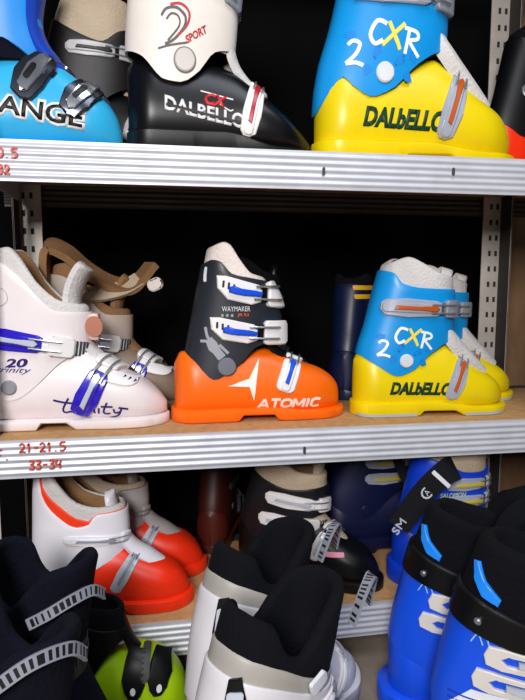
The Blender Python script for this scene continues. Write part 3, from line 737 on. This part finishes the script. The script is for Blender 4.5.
# black pair at the left
BG = plastic('#16171b', .4)
for k, (label, loc, rz) in enumerate((('black boot with a navy liner, rear one of the pair at the left', (-.398, -.118, 0), -30), ('navy-lined black boot with a ribbed strap at the lower left corner of the photo', (-.398, -.262, 0), -30))):
    b = open_boot(label, loc, rz, .28, BG, BG, plastic('#26272c', .5), NAVYFAB, NAVYFAB, 0); b.root.scale = (1, 1, 1.17)
    S, H, L = b.S, b.H, b.L
    for z, x in ((.62, .38), (.48, .40)): bkl(b, S, x, z, -4, .26, .075, DARKGREY, SILVER, plastic('#b8bac0', .4), BLACK, strap_len=.2)
    bkl(b, H, .60, .30, 66, .24, .08, DARKGREY, SILVER, plastic('#b8bac0', .4), BLACK, strap_len=.12)
    bkl(b, H, .77, .21, 62, .2, .07, DARKGREY, SILVER, plastic('#b8bac0', .4), BLACK, strap_len=.12)
    path = [(.12, -.20, .64), (.34, -.215, .76), (.52, -.205, .88), (.63, -.14, .95), (.68, -.02, .94), (.68, .06, .88)] if k else [(.52, -.20, .80), (.60, -.175, .84), (.66, -.11, .87), (.69, -.02, .87), (.69, .06, .82)]
    stripe_strap(b, [(x*L, y*L, z*L) for x, y, z in path], .011, (-.3, 0, 1))
    patch('pull_tab', [rrect(.14*L, .05*L, .01*L)], plastic('#c9c6c4', .5), b.root, S, .14*L, .70*L, -12, .001, .003)
# lime boot
b = boot('lime-green boot with two black toe buckles, low on the floor below the bottom shelf', (-.322, -.058, 0), 0, .20, dict(shell_m=LIME, cuff_m=BLACK, liner_m=BLACKFAB, inner_m=BLACKFAB, tongue_m=BLACK, tongue=[(.84, .27), (.74, .34), (.64, .42), (.58, .52), (.55, .6)],
    shell=[(0, .03, .34), (.04, .03, .36), (.3, .03, .38), (.5, .03, .38), (.62, .03, .40), (.72, .03, .385), (.82, .03, .35), (.9, .035, .30), (.96, .045, .23), (1, .07, .13)], half=[(0, .13), (.15, .14), (.35, .15), (.55, .2), (.72, .215), (.85, .205), (1, .17)],
    cuff=merged(CUFF, top=[(0, .62), (.4, .58), (.7, .54), (1, .52)], front=[(.25, .55), (.4, .58), (.6, .57), (1, .55)]), liner_top=[(0, .68), (.5, .64), (1, .6)], sole=dict(h=.07)))
L = b.L; b.root.scale = (1, 1, 1.4)
for x in (.62, .79):
    qq = patch('buckle', [[(p*L, r*L) for p, r in ((-.05, -.10), (-.02, -.125), (.03, -.125), (.06, -.1), (.08, -.05), (.06, .12), (-.05, .14), (-.075, -.05))]], BLACK, b.root, b.H, x*L, .32*L, -10, .001, .006, bevel=.002)
    patch('screw', circle(.017*L), plastic('#d2d4d6', .3), qq, b.H, (x-.005)*L, .245*L, 0, .0073, .0012)
patch('strap', [rrect(.055*L, .22*L, .005)], plastic('#3b3d3a', .5), b.root, b.H, .70*L, .36*L, -4, .004, .003)

# blue pair at the right
def blue_floor(label, loc, rz, L, logo):
    cf = dict(back=[(.15, -.02), (.4, .0), (.6, .04), (.85, .10), (1.05, .17)], front=[(.15, .52), (.4, .57), (.6, .58), (.85, .60), (1.05, .62)], half=[(.2, .152), (.4, .155), (.6, .158), (.85, .165), (1.05, .175)],
              low=[(0, .34), (.2, .30), (.4, .27), (.6, .30), (.8, .38), (1, .44)], top=[(0, .74), (.3, .70), (.6, .66), (.8, .64), (1, .63)])
    b = boot(label, loc, rz, L, dict(shell_m=ROYAL, cuff_m=ROYAL, cuff=cf, liner_m=BLACKFAB, inner_m=BLACKFAB, pad=.055, liner_floor=.45, sole=dict(h=.10, heel=-.05),
        liner_top=[(0, 1.0), (.2, .99), (.5, .96), (.8, .95), (1, .96)]))
    S, H = b.S, b.H
    link('collar', S.mesh(.022*L, lowf=lambda f: S.top(f) - .03*L, topf=lambda f: S.top(f) + .085*L - .02*L*f, off=.0025), BLACK, b.root)
    patch('inset_panel', [[(p*L, r*L) for p, r in ((-.06, .075), (-.035, .08), (.0, .02), (.06, -.035), (.05, -.06), (-.01, -.04), (-.045, .01))]], LIGHTBLUE, b.root, S, .175*L, .87*L, 0, -.004, .005, bevel=.001)
    riv(b, S, .16, .74, .013, STEEL, off=.004)
    tongue_part(L, [(.74, .34), (.62, .46), (.56, .62), (.565, .80), (.60, .95), (.64, 1.02), (.66, 1.03)], BLACKFAB, b.root, [.1, .12, .14, .155, .16, .15, .10, .05], .09, curl=1.2)
    bkl(b, S, .60, .80, -4, .2, .09, SILVER, plastic('#c8b42a', .35), SILVER, BLACK, strap_len=.1, off=.022*L)
    for z, x in ((.605, .33), (.505, .29)):
        k = .30*L; h = .085*L
        ring = [(p*k, r*h) for p, r in ((-.5, .0), (-.46, .42), (-.3, .5), (.5, .42), (.5, .2), (-.22, .22), (-.3, .0), (-.22, -.22), (.5, -.2), (.5, -.42), (-.3, -.5), (-.46, -.42))]
        q = patch('buckle', ring, PALEGREY, b.root, S, x*L, z*L, -6, .001, .004, bevel=.001)
        patch('lever', [[(p*k, r*h) for p, r in ((-.1, -.14), (.1, -.2), (.62, -.24), (.75, 0), (.62, .24), (.3, .16), (.1, .1), (-.1, .1))]], SILVER, q, S, x*L, z*L, -6, .003, .005, .006, .001)
        patch('catch', [rrect(.22*k, h*.9, .002, .95*k)], SILVER, q, S, x*L, z*L, -6, .002, .005, .006, .001)
        patch('strap', [rrect(.9*k, .3*h, .002, 1.1*k)], STEEL, q, S, x*L, z*L, -6, .0005, .002)
    bkl(b, H, .60, .28, 66, .24, .08, PALEGREY, SILVER, SILVER, BLACK, strap_len=.12)
    if logo:
        patch('print', [[(p*L, r*L) for p, r in ((-.15, -.05), (-.06, .04), (.10, .04), (.03, -.05))]], paint('#e8ecf4'), b.root, S, .20*L, .42*L, 0, .0002, .0006)
        for i in (-.015, .012): strokes([[(-.15*L, (i-.01)*L), (.1*L, (i-.01)*L)]], paint('#1a3fae'), b.root, S, .20*L, .42*L, .006*L, off=.0009, name='print')
        txt(b, S, 'LANGE', paint('#e8ecf4'), .40, .40, .18, .05, rot=30, bold=.02)
    else: patch('print', [rrect(.045*L, .045*L, .002)], paint('#9fb4e0'), b.root, S, .40*L, .53*L, 0, .0002, .0006)
    patch('flash', [[(p*L, r*L) for p, r in ((-.03, -.12), (.06, -.1), (.08, .12), (.0, .1))]], plastic('#f04a1a', .45), b.root, H, .60*L, .33*L, 0, .0005, .001)
    strokes([[(-.012, -.004), (-.004, .008), (.002, -.004)], [(.006, .008), (.01, -.006)]], paint('#8fc8ff'), b.root, S, .17*L, .66*L, .0015, name='print')
    return b
blue_floor('royal-blue boot with a black collar, farther one of the blue pair on the floor', (.182, -.080, 0), -25, .305, 0)
blue_floor('royal-blue boot with white looped buckles, nearest the lower right corner', (.188, -.210, 0), -25, .315, 1)

# ------------------------------------------------------------------ shelving unit (galvanised, chipboard decks)
GALV = mat('galvanised_steel', '#c6c8cf', .42, metal=.2, var=.18, scale=30)
RAIL = mat('shaded_steel', '#4a4644', .5, metal=.5, var=.3, scale=20)  # rear beams: same rack steel, darkened to paint in the shade under the decks
POST = mat('post_steel', '#cfc8bf', .4, metal=.3, var=.3, scale=22)
CHIP = mat('chipboard', '#b98d5c', .8, var=.35, scale=90, bump=.3, bscale=260)
unit = thing('shelving_unit', 'galvanised steel shelving rack with ribbed front beams and chipboard decks', 'shelving', (.075, .14, 0))
U = Vector((.075, .14, 0))
X0, X1, YF, YB = -.405, .78, 0., .275
def ubm(bm): bmesh.ops.translate(bm, verts=bm.verts[:], vec=-U); return bm
def beam(z_top, y, face, h=.056):
    bm = bmesh.new(); prof = []; n = 48
    d = -1
    for i in range(n+1):
        t = i/n; z = z_top - h*t
        rib = 0 if t < .06 or t > .94 else .0022*(.5-.5*math.cos(2*PI*5*(t-.06)/.88))
        prof.append((y + d*rib, z))
    back = [(y - d*.006, z_top-h), (y - d*.006, z_top - .004), (y - d*.03, z_top-.004), (y - d*.03, z_top)]
    prof = prof + back
    a = [bm.verts.new((X0 - .026, yy, zz)) for yy, zz in prof]; c = [bm.verts.new((X1, yy, zz)) for yy, zz in prof]
    N = len(prof)
    for i in range(N): bm.faces.new((a[i], a[(i+1) % N], c[(i+1) % N], c[i]))
    bm.faces.new(a); bm.faces.new(c)
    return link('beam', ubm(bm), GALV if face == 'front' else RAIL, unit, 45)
beams = {}
for zt in (D_B, D_S, D_T, 1.30):
    beams[zt] = beam(zt - .0005 + .0, -.001, 'front')
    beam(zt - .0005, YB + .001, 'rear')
    for x in (X0 + .004, X1 - .008):
        bm = bmesh.new(); box(bm, (x, YF + .032, zt-.05), (x+.004, YB - .032, zt-.002), .0008); link('side_rail', ubm(bm), GALV, unit)
    bm = bmesh.new(); box(bm, (X0+.012, YF+.004, zt-.018), (X1-.012, YB-.004, zt), .001); link('shelf_board', ubm(bm), CHIP, unit)
def post(x, y, sx, sy):
    bm = bmesh.new(); w = .042
    box(bm, (min(x, x+sx*w), min(y, y+sy*.003), 0), (max(x, x+sx*w), max(y, y+sy*.003), 1.36), .0006)
    box(bm, (min(x, x+sx*.003), min(y, y+sy*w), 0), (max(x, x+sx*.003), max(y, y+sy*w), 1.36), .0006)
    n0 = len(bm.faces)
    for k in range(40):                      # punched slots
        z = .05 + k*.032
        for dx in (.011, .025):
            yy = y - .0006 if sy > 0 else y + sy*.003 - .0006
            box(bm, (x + sx*dx - .0028, yy, z), (x + sx*dx + .0028, yy + .0007, z + .011))
    bm.faces.ensure_lookup_table()
    for f in bm.faces[n0:]: f.material_index = 1
    link('post', ubm(bm), [POST, plastic('#2a2622', .7)], unit)
for x, y, sx, sy in ((X0 - .028, YF + .006, 1, 1), (X0 - .002, YB - .006, 1, -1), (.552, YF + .006, -1, 1), (.552, YB - .006, -1, -1), (X1 + .002, YF + .006, -1, 1), (X1 + .002, YB - .006, -1, -1)): post(x, y, sx, sy)
# handwriting in red marker and the rivet holes
RED = paint('#c8452c')
def digits(s, x, z, h, zt):
    G = {'0': [[(0, .5), (.15, 1), (.5, .9), (.55, .4), (.3, 0), (.05, .2), (0, .5)]], '1': [[(.1, .75), (.3, 1)], [(.3, 1), (.27, 0)]], '2': [[(0, .8), (.25, 1), (.5, .75), (.25, .35), (0, .02)], [(0, .02), (.3, .08), (.6, 0)]],
         '3': [[(0, .95), (.4, 1), (.45, .75), (.2, .55), (.5, .4), (.4, .05), (0, .05)]], '4': [[(.1, 1), (.0, .45), (.5, .5)], [(.5, .95), (.42, 0)]], '5': [[(.55, 1), (.1, .97), (.05, .6), (.4, .6), (.5, .25), (.2, 0), (0, .1)]],
         '-': [[(.05, .5), (.5, .52)]], '.': [[(.2, .0), (.24, .08)]], 'F': [[(.05, 1), (.0, 0)], [(.05, 1), (.5, 1)], [(.03, .5), (.4, .52)]], ' ': []}
    lines = []
    for i, ch in enumerate(s):
        for ln in G[ch]: lines.append([((i*.72 + p)*h, r*h) for p, r in ln])
    strokes(lines, RED, beams[zt], Flat(-.0035 - U.y), x - U.x, z, .0022, off=.0016, name='handwriting', th=.0003)
digits('21-21.5', -.357, .389, .013, D_S); digits('33-34', -.345, .363, .013, D_S); digits('F.', -.389, .379, .015, D_S)
digits('20.5', -.377, .803, .013, D_T); digits('32', -.368, .781, .012, D_T)
for x, z, zt in ((.092, .799, D_T), (.066, .372, D_S), (.30, .805, D_T)):
    patch('rivet_hole', rrect(.004, .012, .002), plastic('#3a3a40', .6), beams[zt], Flat(-.0035 - U.y), x - U.x, z, 0, .0014, .0004)

# timber sleeper under the unit
bm = bmesh.new(); box(bm, (-.36, .12, .0005), (.47, .16, .052), .003)
o = link('timber_sleeper', bm, mat('stained_timber', '#c2622a', .7, var=.35, scale=14), None); o['label'] = 'reddish-brown timber sleeper lying on the floor under the bottom shelf'; o['category'] = 'timber'

bm = bmesh.new(); box(bm, (-.012, -.005, 0), (.030, .005, .29), .001)
o = link('board', bm, mat('pale_board', '#c9b39a', .7, var=.2, scale=20), None); o.location = (-.415, -.016, .001); o.rotation_euler = (0, R(-5), 0)
o['label'] = 'pale narrow board standing upright at the left end of the bottom shelf'; o['category'] = 'board'

# ------------------------------------------------------------------ the room
def struct(name, lo, hi, m):
    bm = bmesh.new(); box(bm, lo, hi); o = link(name, bm, m, None, None); o['kind'] = 'structure'; return o
struct('floor', (-2.0, -2.6, -.05), (1.6, .54, 0), mat('worn_concrete', '#857a6c', .85, var=.35, scale=6, bump=.25, bscale=60))
struct('wall_back', (-2.0, .50, 0), (1.6, .54, 2.4), mat('shade_black_wall', '#060506', .95, var=.3, spec=.1))  # near-black colour paints in the darkness behind the shelves
struct('wall_right', (.70, .295, 0), (.76, .50, 2.4), mat('brown_plaster', '#a8825f', .9, var=.4, scale=9, bump=.4, bscale=40))

# ------------------------------------------------------------------ light, camera
def area(name, loc, target, size, power, col=(1, 1, 1), sy=None):
    l = bpy.data.lights.new(name, 'AREA'); l.energy = power; l.size = size; l.color = col
    if sy: l.shape = 'RECTANGLE'; l.size_y = sy
    o = bpy.data.objects.new(name, l); C.objects.link(o); o.location = loc
    o.rotation_euler = (Vector(target) - Vector(loc)).to_track_quat('-Z', 'Y').to_euler()
    return o
area('key_light', (-.55, -1.75, 1.2), (0, 0, .6), .5, 38, (1, .965, .965))
area('ceiling_light', (.3, -1.1, 2.3), (0, -.1, .3), .9, 22, (.86, .92, 1))
w = bpy.data.worlds.new('shop'); bpy.context.scene.world = w; w.use_nodes = True
bg = w.node_tree.nodes['Background']; bg.inputs[0].default_value = (.55, .65, .9, 1); bg.inputs[1].default_value = .04

cam = bpy.data.cameras.new('camera'); co = bpy.data.objects.new('camera', cam); C.objects.link(co)
PSI, TH = R(9.6), R(6.4)
fwd = Vector((math.sin(PSI)*math.cos(TH), math.cos(PSI)*math.cos(TH), -math.sin(TH)))
co.location = (-.147, -.868, .63); co.rotation_euler = fwd.to_track_quat('-Z', 'Y').to_euler()
cam.sensor_fit = 'VERTICAL'; cam.sensor_height = 24; cam.lens = 580/700*24; cam.clip_start = .01
sc = bpy.context.scene; sc.camera = co
sc.view_settings.view_transform = 'Standard'; sc.view_settings.look = 'None'; sc.view_settings.exposure = 0
